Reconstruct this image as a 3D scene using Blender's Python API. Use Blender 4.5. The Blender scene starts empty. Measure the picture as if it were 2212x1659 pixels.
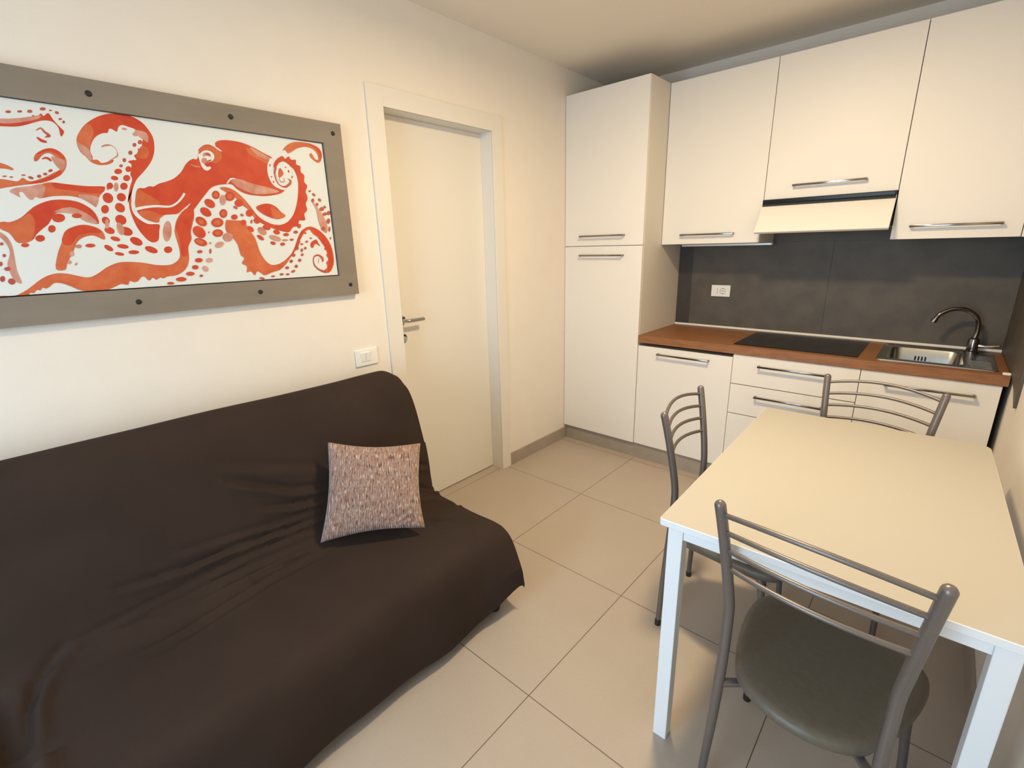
import bpy, bmesh, math, random
from mathutils import Vector, Matrix, noise
random.seed(7)
sc = bpy.context.scene
COL = sc.collection

# ------------------------------------------------------------ camera, world, light, exposure
cam_d = bpy.data.cameras.new('camera'); cam = bpy.data.objects.new('camera', cam_d); COL.objects.link(cam)
yaw, pit, rol, FPX = 0.7350, -0.2822, -0.0256, 1024.09
fw = Vector((-math.sin(yaw)*math.cos(pit), math.cos(yaw)*math.cos(pit), math.sin(pit)))
rt = Vector((math.cos(yaw), math.sin(yaw), 0)); up = rt.cross(fw)
rt2 = rt*math.cos(rol) + up*math.sin(rol); up2 = -rt*math.sin(rol) + up*math.cos(rol)
M = Matrix((rt2, up2, -fw)).transposed().to_4x4(); M.translation = Vector((2.0566, -2.8738, 1.4695))
cam.matrix_world = M
cam_d.sensor_width = 36.0; cam_d.lens = 36.0*FPX/2212.0; cam_d.clip_start = 0.02
sc.camera = cam
w = bpy.data.worlds.new('world'); sc.world = w; w.use_nodes = True
bgn = w.node_tree.nodes['Background']; bgn.inputs[0].default_value = (0.62, 0.80, 1.0, 1); bgn.inputs[1].default_value = 0.4
sc.view_settings.view_transform = 'Standard'; sc.view_settings.look = 'None'
sc.view_settings.gamma = 1.0; sc.view_settings.use_curve_mapping = False
sc.view_settings.exposure = EXPO = 0.0
LAMP_E, DAY_E = 38.0, 73.0
LAMP_C, DAY_C = (1.0, 0.76, 0.45), (0.62, 0.82, 1.0)
W, D, YB, HC = 2.350, 0.592, -4.30, 2.567      # room: x 0..W, y YB..D, z 0..HC
dl = bpy.data.lights.new('daylight', 'AREA'); dl.shape = 'RECTANGLE'; dl.size = 1.15; dl.size_y = 2.0
dl.energy = DAY_E; dl.color = DAY_C
dlo = bpy.data.objects.new('daylight', dl); COL.objects.link(dlo)
dlo.location = (1.25, YB-0.22, 1.12); dlo.rotation_euler = (math.radians(66), 0, 0)   # faces +y and a little down, as skylight does
ll = bpy.data.lights.new('lamp_light', 'AREA'); ll.shape = 'DISK'; ll.size = 0.22; ll.energy = LAMP_E; ll.color = LAMP_C
llo = bpy.data.objects.new('lamp_light', ll); COL.objects.link(llo); llo.location = (1.41, -1.30, HC-0.105)

# ------------------------------------------------------------ helpers
def thing(name, label, cat, loc=(0,0,0), rz=0.0, group=None):
    o = bpy.data.objects.new(name, None); COL.objects.link(o)
    o.location = loc; o.rotation_euler = (0, 0, rz); o['label'] = label; o['category'] = cat
    if group: o['group'] = group
    return o
def tag(o, label=None, cat=None, group=None, kind=None):
    if label: o['label'] = label
    if cat: o['category'] = cat
    if group: o['group'] = group
    if kind: o['kind'] = kind
    return o
def new(name, bm, mats, parent=None, smooth=None):
    me = bpy.data.meshes.new(name)
    bmesh.ops.recalc_face_normals(bm, faces=bm.faces)
    if smooth is not None:
        for f in bm.faces: f.smooth = True
        for e in bm.edges:
            if len(e.link_faces) == 2 and e.calc_face_angle(0) > smooth: e.smooth = False
    bm.to_mesh(me); bm.free()
    for m in (mats if isinstance(mats, (list, tuple)) else [mats]): me.materials.append(m)
    o = bpy.data.objects.new(name, me); COL.objects.link(o)
    if parent: o.parent = parent
    return o
def box(bm, x0, x1, y0, y1, z0, z1, bev=0.0, seg=2):
    vs = [bm.verts.new((x, y, z)) for z in (z0, z1) for y in (y0, y1) for x in (x0, x1)]
    fs = [bm.faces.new([vs[i] for i in q]) for q in ((0,2,3,1),(4,5,7,6),(0,1,5,4),(2,6,7,3),(0,4,6,2),(1,3,7,5))]
    if bev:
        es = list({e for f in fs for e in f.edges})
        bmesh.ops.bevel(bm, geom=es, offset=bev, segments=seg, affect='EDGES', profile=0.5)
    return bm
def bx(*a, **k): return box(bmesh.new(), *a, **k)
def tube(bm, pts, r, n=14, caps=True, dome=False):
    """sweep a circle along pts; r is one radius or a list"""
    pts = [Vector(p) for p in pts]; N = len(pts)
    rs = r if isinstance(r, (list, tuple)) else [r]*N
    if dome:   # rounded ends
        t0 = (pts[0]-pts[1]).normalized(); t1 = (pts[-1]-pts[-2]).normalized(); A=[];AR=[];B=[];BR=[]
        for k in (1.0, .8, .5, .2):
            A.append(pts[0]+t0*rs[0]*math.sin(k*math.pi/2)); AR.append(max(rs[0]*math.cos(k*math.pi/2), rs[0]*.04))
        for k in (.2, .5, .8, 1.0):
            B.append(pts[-1]+t1*rs[-1]*math.sin(k*math.pi/2)); BR.append(max(rs[-1]*math.cos(k*math.pi/2), rs[-1]*.04))
        pts = A+pts+B; rs = AR+list(rs)+BR; N = len(pts)
    tan = []
    for i in range(N):
        a = pts[max(i-1,0)]; b = pts[min(i+1,N-1)]; tan.append((b-a).normalized())
    ref = Vector((0,0,1)) if abs(tan[0].z) < .9 else Vector((1,0,0))
    nrm = (ref - tan[0]*ref.dot(tan[0])).normalized(); rings = []
    for i in range(N):
        nrm = (nrm - tan[i]*nrm.dot(tan[i])).normalized(); bi = tan[i].cross(nrm)
        rings.append([bm.verts.new(pts[i] + (nrm*math.cos(2*math.pi*k/n) + bi*math.sin(2*math.pi*k/n))*rs[i]) for k in range(n)])
    for i in range(N-1):
        for k in range(n): bm.faces.new((rings[i][k], rings[i][(k+1)%n], rings[i+1][(k+1)%n], rings[i+1][k]))
    if caps: bm.faces.new(rings[0][::-1]); bm.faces.new(rings[-1])
    return bm
def lathe(bm, prof, c, axis='z', n=32):
    """prof: (radius, height) pairs about an axis through c"""
    rings = []
    for r, h in prof:
        R = []
        for k in range(n):
            a = 2*math.pi*k/n; u, v = r*math.cos(a), r*math.sin(a)
            p = {'z': (u, v, h), 'y': (u, h, v), 'x': (h, u, v)}[axis]
            R.append(bm.verts.new((c[0]+p[0], c[1]+p[1], c[2]+p[2])))
        rings.append(R)
    for i in range(len(rings)-1):
        for k in range(n): bm.faces.new((rings[i][k], rings[i][(k+1)%n], rings[i+1][(k+1)%n], rings[i+1][k]))
    bm.faces.new(rings[0][::-1]); bm.faces.new(rings[-1])
    return bm
def spline(pts, n=8, closed=False):
    pts = [Vector(p) for p in pts]; out = []; N = len(pts)
    for i in range(N if closed else N-1):
        if closed: a, b, c, d = pts[i-1], pts[i], pts[(i+1)%N], pts[(i+2)%N]
        else: a, b, c, d = pts[max(i-1,0)], pts[i], pts[i+1], pts[min(i+2,N-1)]
        for k in range(n):
            t = k/n
            out.append(0.5*((2*b)+(c-a)*t+(2*a-5*b+4*c-d)*t*t+(3*b-a-3*c+d)*t**3))
    if not closed: out.append(pts[-1])
    return out
def interp(tab, x):
    for (a, u), (b, v) in zip(tab, tab[1:]):
        if (a-x)*(b-x) <= 0: return u + (v-u)*(x-a)/(b-a)
    return tab[0][1] if abs(x-tab[0][0]) < abs(x-tab[-1][0]) else tab[-1][1]

# ------------------------------------------------------------ materials
def mat(name, col, rough=0.5, metal=0.0, nscale=0, namt=0.0, bump=0.0, bscale=60, spec=0.5, sheen=0.0, stretch=None, coat=0.0, col2=None):
    m = bpy.data.materials.new(name); m.use_nodes = True; nt = m.node_tree; b = nt.nodes['Principled BSDF']
    b.inputs['Base Color'].default_value = (*col, 1); b.inputs['Roughness'].default_value = rough
    b.inputs['Metallic'].default_value = metal; b.inputs['Specular IOR Level'].default_value = spec
    b.inputs['Sheen Weight'].default_value = sheen; b.inputs['Coat Weight'].default_value = coat
    tc = nt.nodes.new('ShaderNodeTexCoord'); mp = nt.nodes.new('ShaderNodeMapping')
    if stretch: mp.inputs['Scale'].default_value = stretch
    nt.links.new(tc.outputs['Object'], mp.inputs[0])
    if namt:
        nz = nt.nodes.new('ShaderNodeTexNoise'); nz.inputs['Scale'].default_value = nscale; nz.inputs['Detail'].default_value = 5
        nt.links.new(mp.outputs[0], nz.inputs['Vector'])
        mx = nt.nodes.new('ShaderNodeMix'); mx.data_type = 'RGBA'
        c2 = col2 or tuple(min(1, c*(1+namt)) for c in col); c1 = col if col2 else tuple(c*(1-namt) for c in col)
        mx.inputs['A'].default_value = (*c1, 1); mx.inputs['B'].default_value = (*c2, 1)
        rp = nt.nodes.new('ShaderNodeMapRange'); rp.inputs[1].default_value = .3; rp.inputs[2].default_value = .7
        nt.links.new(nz.outputs['Fac'], rp.inputs[0]); nt.links.new(rp.outputs[0], mx.inputs['Factor'])
        nt.links.new(mx.outputs['Result'], b.inputs['Base Color'])
    if bump:
        n2 = nt.nodes.new('ShaderNodeTexNoise'); n2.inputs['Scale'].default_value = bscale; n2.inputs['Detail'].default_value = 4
        nt.links.new(mp.outputs[0], n2.inputs['Vector'])
        bp = nt.nodes.new('ShaderNodeBump'); bp.inputs['Strength'].default_value = bump; bp.inputs['Distance'].default_value = 0.002
        nt.links.new(n2.outputs['Fac'], bp.inputs['Height']); nt.links.new(bp.outputs[0], b.inputs['Normal'])
    return m
m_wall = mat('wall_paint', (.80, .745, .675), .9, nscale=8, namt=.012, bump=.15, bscale=180)
m_ceil = mat('ceiling_paint', (.83, .75, .65), .95, bump=.1, bscale=150)
m_white = mat('white_lacquer', (.80, .765, .715), .45, bump=.06, bscale=350, stretch=(1, 1, .25))
m_doorw = mat('door_laminate', (.75, .72, .665), .5, bump=.05, bscale=200)
m_carc = mat('carcass_white', (.70, .66, .60), .6)
m_black = mat('black_gap', (.008, .008, .008), .6)
m_chrome = mat('chrome', (.50, .50, .50), .12, 1.0)
m_hchrome = mat('dark_reflection_chrome', (.27, .25, .24), .14, 1.0)  # chrome of handles and tap, dark room reflections put into its colour
m_steel = mat('brushed_steel', (.36, .36, .35), .30, 1.0, bump=.05, bscale=300, stretch=(1, 20, 1))
m_wood = mat('worktop_wood', (.22, .088, .030), .45, nscale=14, namt=.2, bump=.08, bscale=90, stretch=(1, 9, 6), col2=(.31, .135, .05))
m_plinth = mat('plinth_greige', (.33, .28, .225), .55, nscale=20, namt=.05)
m_tile = mat('skirting_tile', (.36, .31, .26), .5, nscale=12, namt=.08)
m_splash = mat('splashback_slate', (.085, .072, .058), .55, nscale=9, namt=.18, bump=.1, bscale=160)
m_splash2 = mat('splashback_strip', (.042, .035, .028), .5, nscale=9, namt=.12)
m_glassk = mat('hob_glass', (.010, .010, .011), .2, spec=.25)
m_alu = mat('aluminium', (.70, .71, .72), .35, .85)
m_plast = mat('white_plastic', (.82, .82, .80), .35)
m_tablet = mat('table_top_laminate', (.46, .445, .41), .5, bump=.05, bscale=300)
m_tablem = mat('table_white_metal', (.80, .83, .86), .4)
m_chairm = mat('chair_taupe_metal', (.185, .165, .155), .38, .55, nscale=400, namt=.1)
m_seat = mat('seat_leatherette', (.120, .106, .082), .42, nscale=60, namt=.08, bump=.25, bscale=350)
m_rub = mat('black_rubber', (.015, .015, .015), .6)
m_cloth = mat('sofa_cloth', (.033, .021, .0165), .95, nscale=5, namt=.10, bump=.35, bscale=700, spec=.25)
m_frame = mat('picture_frame_wood', (.215, .185, .150), .6, nscale=18, namt=.08, bump=.1, bscale=200, stretch=(1, .2, 1))
m_paper = mat('print_paper', (.70, .735, .73), .55)
m_glass = bpy.data.materials.new('window_glass'); m_glass.use_nodes = True
_nt = m_glass.node_tree; _b = _nt.nodes['Principled BSDF']; _o = _nt.nodes['Material Output']
_t = _nt.nodes.new('ShaderNodeBsdfTransparent'); _g = _nt.nodes.new('ShaderNodeBsdfGlossy'); _g.inputs['Roughness'].default_value = .02
_mx = _nt.nodes.new('ShaderNodeMixShader'); _mx.inputs[0].default_value = .06
_nt.links.new(_t.outputs[0], _mx.inputs[1]); _nt.links.new(_g.outputs[0], _mx.inputs[2]); _nt.links.new(_mx.outputs[0], _o.inputs[0])
m_lampg = bpy.data.materials.new('lamp_opal'); m_lampg.use_nodes = True
_b = m_lampg.node_tree.nodes['Principled BSDF']; _b.inputs['Emission Color'].default_value = (*LAMP_C, 1); _b.inputs['Emission Strength'].default_value = 9.0

# floor: square porcelain tiles with thin dark joints
m_floor = bpy.data.materials.new('floor_tiles'); m_floor.use_nodes = True
def _floor():
    nt = m_floor.node_tree; b = nt.nodes['Principled BSDF']; L = nt.links.new
    tc = nt.nodes.new('ShaderNodeTexCoord'); sp = nt.nodes.new('ShaderNodeSeparateXYZ'); L(tc.outputs['Object'], sp.inputs[0])
    def mth(op, a, bb=None, c=None):
        n = nt.nodes.new('ShaderNodeMath'); n.operation = op
        for i, v in enumerate((a, bb, c)):
            if v is None: continue
            if isinstance(v, (int, float)): n.inputs[i].default_value = v
            else: L(v, n.inputs[i])
        return n.outputs[0]
    S = 0.6273; ds = []; cell = []
    for ax, off in (('X', 0.61), ('Y', -0.6684)):
        u = mth('DIVIDE', mth('SUBTRACT', sp.outputs[ax], off), S)
        fr = mth('FRACT', mth('ADD', u, 20.0)); cell.append(mth('FLOOR', u))
        ds.append(mth('MULTIPLY', mth('MINIMUM', fr, mth('SUBTRACT', 1.0, fr)), S))
    d = mth('MINIMUM', ds[0], ds[1])
    joint = nt.nodes.new('ShaderNodeMapRange'); joint.inputs[1].default_value = .0009; joint.inputs[2].default_value = .0021
    joint.inputs[3].default_value = 1; joint.inputs[4].default_value = 0; L(d, joint.inputs[0])
    nz = nt.nodes.new('ShaderNodeTexNoise'); nz.inputs['Scale'].default_value = 2.2; nz.inputs['Detail'].default_value = 8; nz.inputs['Roughness'].default_value = .6
    L(tc.outputs['Object'], nz.inputs['Vector'])
    n3 = nt.nodes.new('ShaderNodeTexNoise'); n3.inputs['Scale'].default_value = 90; L(tc.outputs['Object'], n3.inputs['Vector'])
    wn = nt.nodes.new('ShaderNodeTexWhiteNoise'); cb = nt.nodes.new('ShaderNodeCombineXYZ'); L(cell[0], cb.inputs[0]); L(cell[1], cb.inputs[1]); L(cb.outputs[0], wn.inputs['Vector'])
    f = mth('ADD', mth('MULTIPLY', nz.outputs['Fac'], .7), mth('ADD', mth('MULTIPLY', n3.outputs['Fac'], .25), mth('MULTIPLY', wn.outputs['Value'], .10)))
    mx = nt.nodes.new('ShaderNodeMix'); mx.data_type = 'RGBA'; mx.inputs['A'].default_value = (.37, .31, .255, 1); mx.inputs['B'].default_value = (.47, .405, .345, 1)
    L(f, mx.inputs['Factor'])
    m2 = nt.nodes.new('ShaderNodeMix'); m2.data_type = 'RGBA'; m2.inputs['B'].default_value = (.11, .085, .065, 1)
    L(mx.outputs['Result'], m2.inputs['A']); L(joint.outputs[0], m2.inputs['Factor']); L(m2.outputs['Result'], b.inputs['Base Color'])
    b.inputs['Roughness'].default_value = .5; b.inputs['Specular IOR Level'].default_value = .35
    bp = nt.nodes.new('ShaderNodeBump'); bp.inputs['Strength'].default_value = .4; bp.inputs['Distance'].default_value = .001; bp.invert = True
    L(joint.outputs[0], bp.inputs['Height']); L(bp.outputs[0], b.inputs['Normal'])
_floor()

# cushion chenille: fine vertical ribs with broken dark and rust dashes
m_cush = bpy.data.materials.new('cushion_chenille'); m_cush.use_nodes = True
def _cush():
    nt = m_cush.node_tree; b = nt.nodes['Principled BSDF']; L = nt.links.new
    tc = nt.nodes.new('ShaderNodeTexCoord')
    def nz(scale, st, det=3):
        mp = nt.nodes.new('ShaderNodeMapping'); mp.inputs['Scale'].default_value = st; L(tc.outputs['UV'], mp.inputs[0])
        n = nt.nodes.new('ShaderNodeTexNoise'); n.inputs['Scale'].default_value = scale; n.inputs['Detail'].default_value = det; L(mp.outputs[0], n.inputs['Vector']); return n.outputs['Fac']
    def rng(s, a, bb):
        r = nt.nodes.new('ShaderNodeMapRange'); r.inputs[1].default_value = a; r.inputs[2].default_value = bb; L(s, r.inputs[0]); return r.outputs[0]
    def mix(f, a, bb):
        m = nt.nodes.new('ShaderNodeMix'); m.data_type = 'RGBA'; L(f, m.inputs['Factor'])
        for k, v in (('A', a), ('B', bb)):
            if isinstance(v, tuple): m.inputs[k].default_value = (*v, 1)
            else: L(v, m.inputs[k])
        return m.outputs['Result']
    base = mix(rng(nz(6, (6, 5, 1)), .35, .65), (.27, .155, .125), (.37, .255, .21))
    base = mix(rng(nz(1, (72, 11, 1)), .55, .62), base, (.125, .05, .035))
    base = mix(rng(nz(1, (85, 13, 1), 1), .58, .66), base, (.55, .42, .33))
    base = mix(rng(nz(1, (64, 10, 3), 2), .60, .66), base, (.30, .11, .045))
    L(base, b.inputs['Base Color']); b.inputs['Roughness'].default_value = .75; b.inputs['Sheen Weight'].default_value = .3
    wv = nt.nodes.new('ShaderNodeTexWave'); wv.inputs['Scale'].default_value = 15; wv.inputs['Distortion'].default_value = .8; L(tc.outputs['UV'], wv.inputs['Vector'])
    bp = nt.nodes.new('ShaderNodeBump'); bp.inputs['Strength'].default_value = .8; bp.inputs['Distance'].default_value = .003
    L(wv.outputs['Fac'], bp.inputs['Height']); L(bp.outputs[0], b.inputs['Normal'])
_cush()
def ink(name, c1, c2):
    return mat(name, c1, .55, nscale=26, namt=.2, col2=c2)
inks = [ink('ink_red', (.50, .032, .008), (.58, .060, .014)), ink('ink_orange', (.52, .085, .022), (.60, .15, .055)),
        ink('ink_pink', (.46, .16, .10), (.62, .34, .27)), m_paper, ink('ink_maroon', (.38, .05, .035), (.52, .10, .06))]

# ------------------------------------------------------------ room shell
def struct(name, bm, m, parent=None):
    o = new(name, bm, m, parent)
    if not parent: o['kind'] = 'structure'
    return o
DY0, DY1, DZ = -1.4384, -0.7201, 2.0987           # door opening in the left wall
WX0, WX1, WZ1 = 0.65, 1.85, 2.20                  # glazed door opening in the back wall (behind the viewer)
struct('floor', bx(-.12, W+.12, YB-.12, D+.12, -.10, 0), m_floor)
struct('ceiling', bx(-.12, W+.12, YB-.12, D+.12, HC, HC+.10), m_ceil)
b = bmesh.new(); box(b, -.12, 0, YB, DY0, 0, HC); box(b, -.12, 0, DY1, D, 0, HC); box(b, -.12, 0, DY0, DY1, DZ, HC)
struct('wall_left', b, m_wall)
struct('wall_right', bx(W, W+.12, YB, D, 0, HC), m_wall)
struct('wall_back', bx(-.12, W+.12, D, D+.12, 0, HC), m_wall)
b = bmesh.new(); box(b, -.12, WX0, YB-.12, YB, 0, HC); box(b, WX1, W+.12, YB-.12, YB, 0, HC); box(b, WX0, WX1, YB-.12, YB, WZ1, HC)
struct('wall_front', b, m_wall)
# glazed door behind the viewer
wo = bmesh.new(); F = .06
box(wo, WX0, WX0+F, YB-.09, YB-.03, 0, WZ1); box(wo, WX1-F, WX1, YB-.09, YB-.03, 0, WZ1); box(wo, WX0+F, WX1-F, YB-.09, YB-.03, 0, .08)
box(wo, WX0+F, WX1-F, YB-.09, YB-.03, WZ1-F, WZ1); box(wo, 1.22, 1.28, YB-.09, YB-.03, .08, WZ1-F)
win = struct('window_1', wo, m_white)
new('pane', bx(WX0+F, 1.22, YB-.063, YB-.057, .08, WZ1-F), m_glass, win)
new('pane', bx(1.28, WX1-F, YB-.063, YB-.057, .08, WZ1-F), m_glass, win)
# door leaf in its lining, flush casing
dr = struct('door_1', bx(-.127, -.087, DY0+.002, DY1-.002, .006, DZ-.002, bev=.001), m_doorw)
hd = bmesh.new(); HY, HZ = -1.377, 1.103
lathe(hd, [(.026, -.087), (.026, -.080), (.022, -.078)], (0, HY, HZ), 'x', 28)
tube(hd, spline([(-.08, HY, HZ), (-.045, HY, HZ), (-.032, HY+.012, HZ), (-.030, HY+.04, HZ), (-.030, HY+.105, HZ)], 6), .0095, 16, dome=True)
tag(new('handle', hd, m_chrome, dr, smooth=.6), 'chrome lever handle')
kh = bmesh.new(); lathe(kh, [(.026, -.087), (.026, -.081), (.021, -.079), (.008, -.079)], (0, HY, HZ-.098), 'x', 28)
tag(new('keyhole_plate', kh, m_chrome, dr, smooth=.6), 'round metal keyhole plate')
c = bmesh.new(); O0, O1, OZ = -1.5244, -.6413, 2.1829
box(c, 0.0, .011, O0, DY0, 0, OZ, bev=.0012); box(c, 0.0, .011, DY1, O1, 0, OZ, bev=.0012); box(c, 0.0, .0108, DY0, DY1, DZ, OZ, bev=.0012)
cas = struct('trim_1', c, m_doorw)
c = bmesh.new(); box(c, -.12, 0, DY0-.012, DY0+.0015, 0, DZ); box(c, -.12, 0, DY1-.0015, DY1+.012, 0, DZ); box(c, -.12, 0, DY0, DY1, DZ-.0015, DZ+.012)
struct('trim_2', c, m_doorw)
# stone skirting
struct('baseboard_left', bx(0, .010, O1, .012, 0, .088, bev=.001), m_tile)
struct('baseboard_left.001', bx(0, .010, YB, O0, 0, .088, bev=.001), m_tile)
struct('baseboard_right', bx(W-.010, W, YB, -.01, 0, .088, bev=.001), m_tile)

# ------------------------------------------------------------ kitchen
def handle(parent, x0, x1, y, z):
    b = bmesh.new(); h = .0055; off = .028
    box(b, x0, x1, y-off-.004, y-off+.004, z-h, z+h, bev=.0018)
    for xx in (x0, x1-.010): box(b, xx, xx+.010, y-off+.002, y, z-h, z+h, bev=.0012)
    return tag(new('handle', b, m_hchrome, parent, smooth=.6), 'chrome bar handle')
def front(name, parent, x0, x1, y, z0, z1, hx=None, hz=None, m=None):
    g = .0012
    o = new(name, bx(x0+g, x1-g, y, y+.019, z0+g, z1-g, bev=.0012), m or m_white, parent)
    if hx: handle(o, hx[0], hx[1], y, hz)
    return o
HT, ZU, YU = 2.4086, 1.4554, .2638
t = thing('tall_cabinet', 'tall white larder cabinet filling the corner beside the door', 'cabinet', (.3, .3, 0))
def rel(t, *objs):
    for o in objs:
        pass
def P0(t):   # children are modelled in room coordinates
    t.location = (0, 0, 0)
def settle(t, base):   # move the Empty to its thing's base without moving its parts
    t.location = base
    for ch in t.children: ch.matrix_parent_inverse = Matrix.Translation(-Vector(base))
P0(t)
b = bmesh.new(); box(b, .006, .5995, .0205, D-.003, .112, HT, bev=.001); box(b, .05, .56, .05, .5, .0, .112)
new('carcass', b, m_carc, t)
front('door', t, .002, .6, 0, .1125, 1.4573, (.137, .470), 1.397)
front('door', t, .002, .6, 0, 1.4593, HT, (.137, .473), 1.523)
settle(t, (.3, .3, 0))
# wall cabinets
def wall_cab(label, x0, x1, z0, hx, hz):
    t = thing('wall_cabinet', label, 'cabinet', group=None)
    b = bmesh.new(); box(b, x0+.0005, x1-.0005, YU+.0195, D-.003, z0+.001, HT-.0005, bev=.0008); new('carcass', b, m_white, t)
    front('door', t, x0, x1, YU, z0, HT, hx, hz)
    settle(t, ((x0+x1)/2, .43, z0)); return t
wall_cab('white wall cabinet next to the tall larder, left of the cooker hood', .602, 1.2048, ZU, (.734, 1.062), 1.513)
wall_cab('shorter white wall cabinet directly above the cooker hood', 1.2055, 1.8142, 1.6883, (1.348, 1.682), 1.753)
wall_cab('white wall cabinet right of the cooker hood, above the sink', 1.815, 2.2764, ZU, (1.884, 2.211), 1.517)
tag(new('filler_panel', bx(2.2784, W-.001, YU, YU+.019, ZU, HT, bev=.001), m_white), 'narrow white filler strip between the last wall cabinet and right wall', 'panel')
# cooker hood
t = thing('cooker_hood', 'slim built-in cooker hood with tilted cream front flap', 'cooker hood')
new('housing', bx(1.209, 1.811, .235, D-.02, 1.526, 1.6875, bev=.001), m_black, t)
tag(new('back_plate', bx(1.2065, 1.8135, .577, D-.001, 1.4545, 1.6870), m_splash, t), 'slate-grey plate under the hood')
b = bmesh.new()
y0, z0, y1, z1 = .135, 1.512, .250, 1.672     # flap leans forward at its foot
d = Vector((0, y1-y0, z1-z0)).normalized(); n = Vector((0, -d.z, d.y))*.016
vs = []
for x in (1.2068, 1.8125):
    for p in (Vector((x, y0, z0)), Vector((x, y1, z1)), Vector((x, y1, z1))-n, Vector((x, y0, z0))-n): vs.append(b.verts.new(p))
for q in ((0,1,2,3), (7,6,5,4), (0,4,5,1), (1,5,6,2), (2,6,7,3), (3,7,4,0)): b.faces.new([vs[i] for i in q])
bmesh.ops.bevel(b, geom=list(b.edges), offset=.0012, segments=2, affect='EDGES')
new('front_flap', b, m_white, t)
b = bmesh.new(); box(b, 1.216, 1.804, .165, D-.03, 1.5205, 1.526, bev=.001)
tag(new('filter_tray', b, m_alu, t), 'grey metal underside')
for x in (1.211, 1.805):     # dark cheeks behind the flap
    b = bmesh.new()
    v = [b.verts.new((xx, yy, zz)) for xx in (x, x+.004) for yy, zz in ((.152, 1.516), (.245, 1.516), (.245, 1.655))]
    for q in ((0,1,2), (5,4,3), (0,3,4,1), (1,4,5,2), (2,5,3,0)): b.faces.new([v[i] for i in q])
    tag(new('side_cheek', b, m_black, t), 'black side cheek')
b = bmesh.new(); box(b, 1.213, 1.807, .222, .236, 1.668, 1.684, bev=.001)
tag(new('glass_edge', b, m_glassk, t), 'dark glass strip above the flap')
settle(t, (1.51, .4, 1.51))
# under-cabinet light bar
t = thing('under_cabinet_light', 'slim grey light bar fixed under the left wall cabinet', 'light bar')
new('housing', bx(.66, 1.222, .455, .490, 1.4380, 1.4545, bev=.003), m_alu, t)
new('end_cap', bx(1.222, 1.228, .455, .490, 1.4380, 1.4545, bev=.002), m_plast, t)
settle(t, (.94, .47, 1.4545))
# base units: open carcasses of panels behind the fronts
def base_cab(name, label, cat, x0, x1, zt=.835):
    t = thing(name, label, cat)
    b = bmesh.new(); T = .016
    box(b, x0, x0+T, .0245, D-.04, .112, zt); box(b, x1-T, x1, .0245, D-.04, .112, zt); box(b, x0+T, x1-T, .0245, D-.04, .112, .112+T)
    box(b, x0+T, x1-T, D-.052, D-.04, .112+T, zt); box(b, x0+T, x1-T, .0245, .09, zt-T, zt-.001)
    for xx in (x0+.03, x1-.06): box(b, xx, xx+.03, .30, .33, 0, .112)
    new('carcass', b, m_carc, t); return t
YF = .0054
t = base_cab('dishwasher_cabinet', 'white base cabinet with one tall door, right of the larder', 'cabinet', .602, 1.2062, .812)
front('door', t, .6015, 1.2068, YF, .1125, .8145, (.743, 1.074), .774); settle(t, (.9, .3, 0))
t = base_cab('drawer_cabinet', 'white base cabinet with three drawers under the hob', 'cabinet', 1.2075, 1.819)
for z0, z1, hz in ((.6575, .8345, .781), (.4746, .6553, .600), (.1125, .4724, .418)):
    front('drawer', t, 1.2070, 1.8194, YF, z0, z1, (1.348, 1.682), hz)
settle(t, (1.51, .3, 0))
t = base_cab('sink_cabinet', 'white base cabinet with one door under the sink', 'cabinet', 1.8205, 2.3245, .700)
front('door', t, 1.8200, 2.3250, YF, .1125, .8345, (1.920, 2.247), .778); settle(t, (2.07, .3, 0))
tag(new('plinth', bx(.004, 2.3245, .0193, .0360, 0, .1115), m_plinth), 'long greige plinth strip along the foot of the kitchen', 'plinth')
# worktop with the sink cut-out
SX0, SX1, SY0, SY1 = 1.905, 2.185, .115, .455
b = bmesh.new(); X0, X1, Y0, Y1, Z0, Z1 = .6015, 2.3385, -.002, .5745, .8363, .8833
xs = [X0, SX0-.006, SX1+.006, X1]; ys = [Y0, SY0-.006, SY1+.006, Y1]
g = {}
for i, x in enumerate(xs):
    for j, y in enumerate(ys):
        for k, z in enumerate((Z0, Z1)): g[i, j, k] = b.verts.new((x, y, z))
for i in range(3):
    for j in range(3):
        if (i, j) == (1, 1): continue
        b.faces.new([g[i,j,1], g[i+1,j,1], g[i+1,j+1,1], g[i,j+1,1]]); b.faces.new([g[i,j,0], g[i,j+1,0], g[i+1,j+1,0], g[i+1,j,0]])
for i in range(3):
    b.faces.new([g[i,0,0], g[i+1,0,0], g[i+1,0,1], g[i,0,1]]); b.faces.new([g[i,3,0], g[i,3,1], g[i+1,3,1], g[i+1,3,0]])
    b.faces.new([g[0,i,0], g[0,i,1], g[0,i+1,1], g[0,i+1,0]]); b.faces.new([g[3,i,0], g[3,i+1,0], g[3,i+1,1], g[3,i,1]])
b.faces.new([g[1,1,0], g[1,1,1], g[2,1,1], g[2,1,0]]); b.faces.new([g[1,2,0], g[2,2,0], g[2,2,1], g[1,2,1]])
b.faces.new([g[1,1,0], g[1,2,0], g[1,2,1], g[1,1,1]]); b.faces.new([g[2,1,0], g[2,1,1], g[2,2,1], g[2,2,0]])
tag(new('worktop', b, m_wood), 'brown wood-look kitchen worktop with hob and sink set in', 'worktop')
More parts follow.
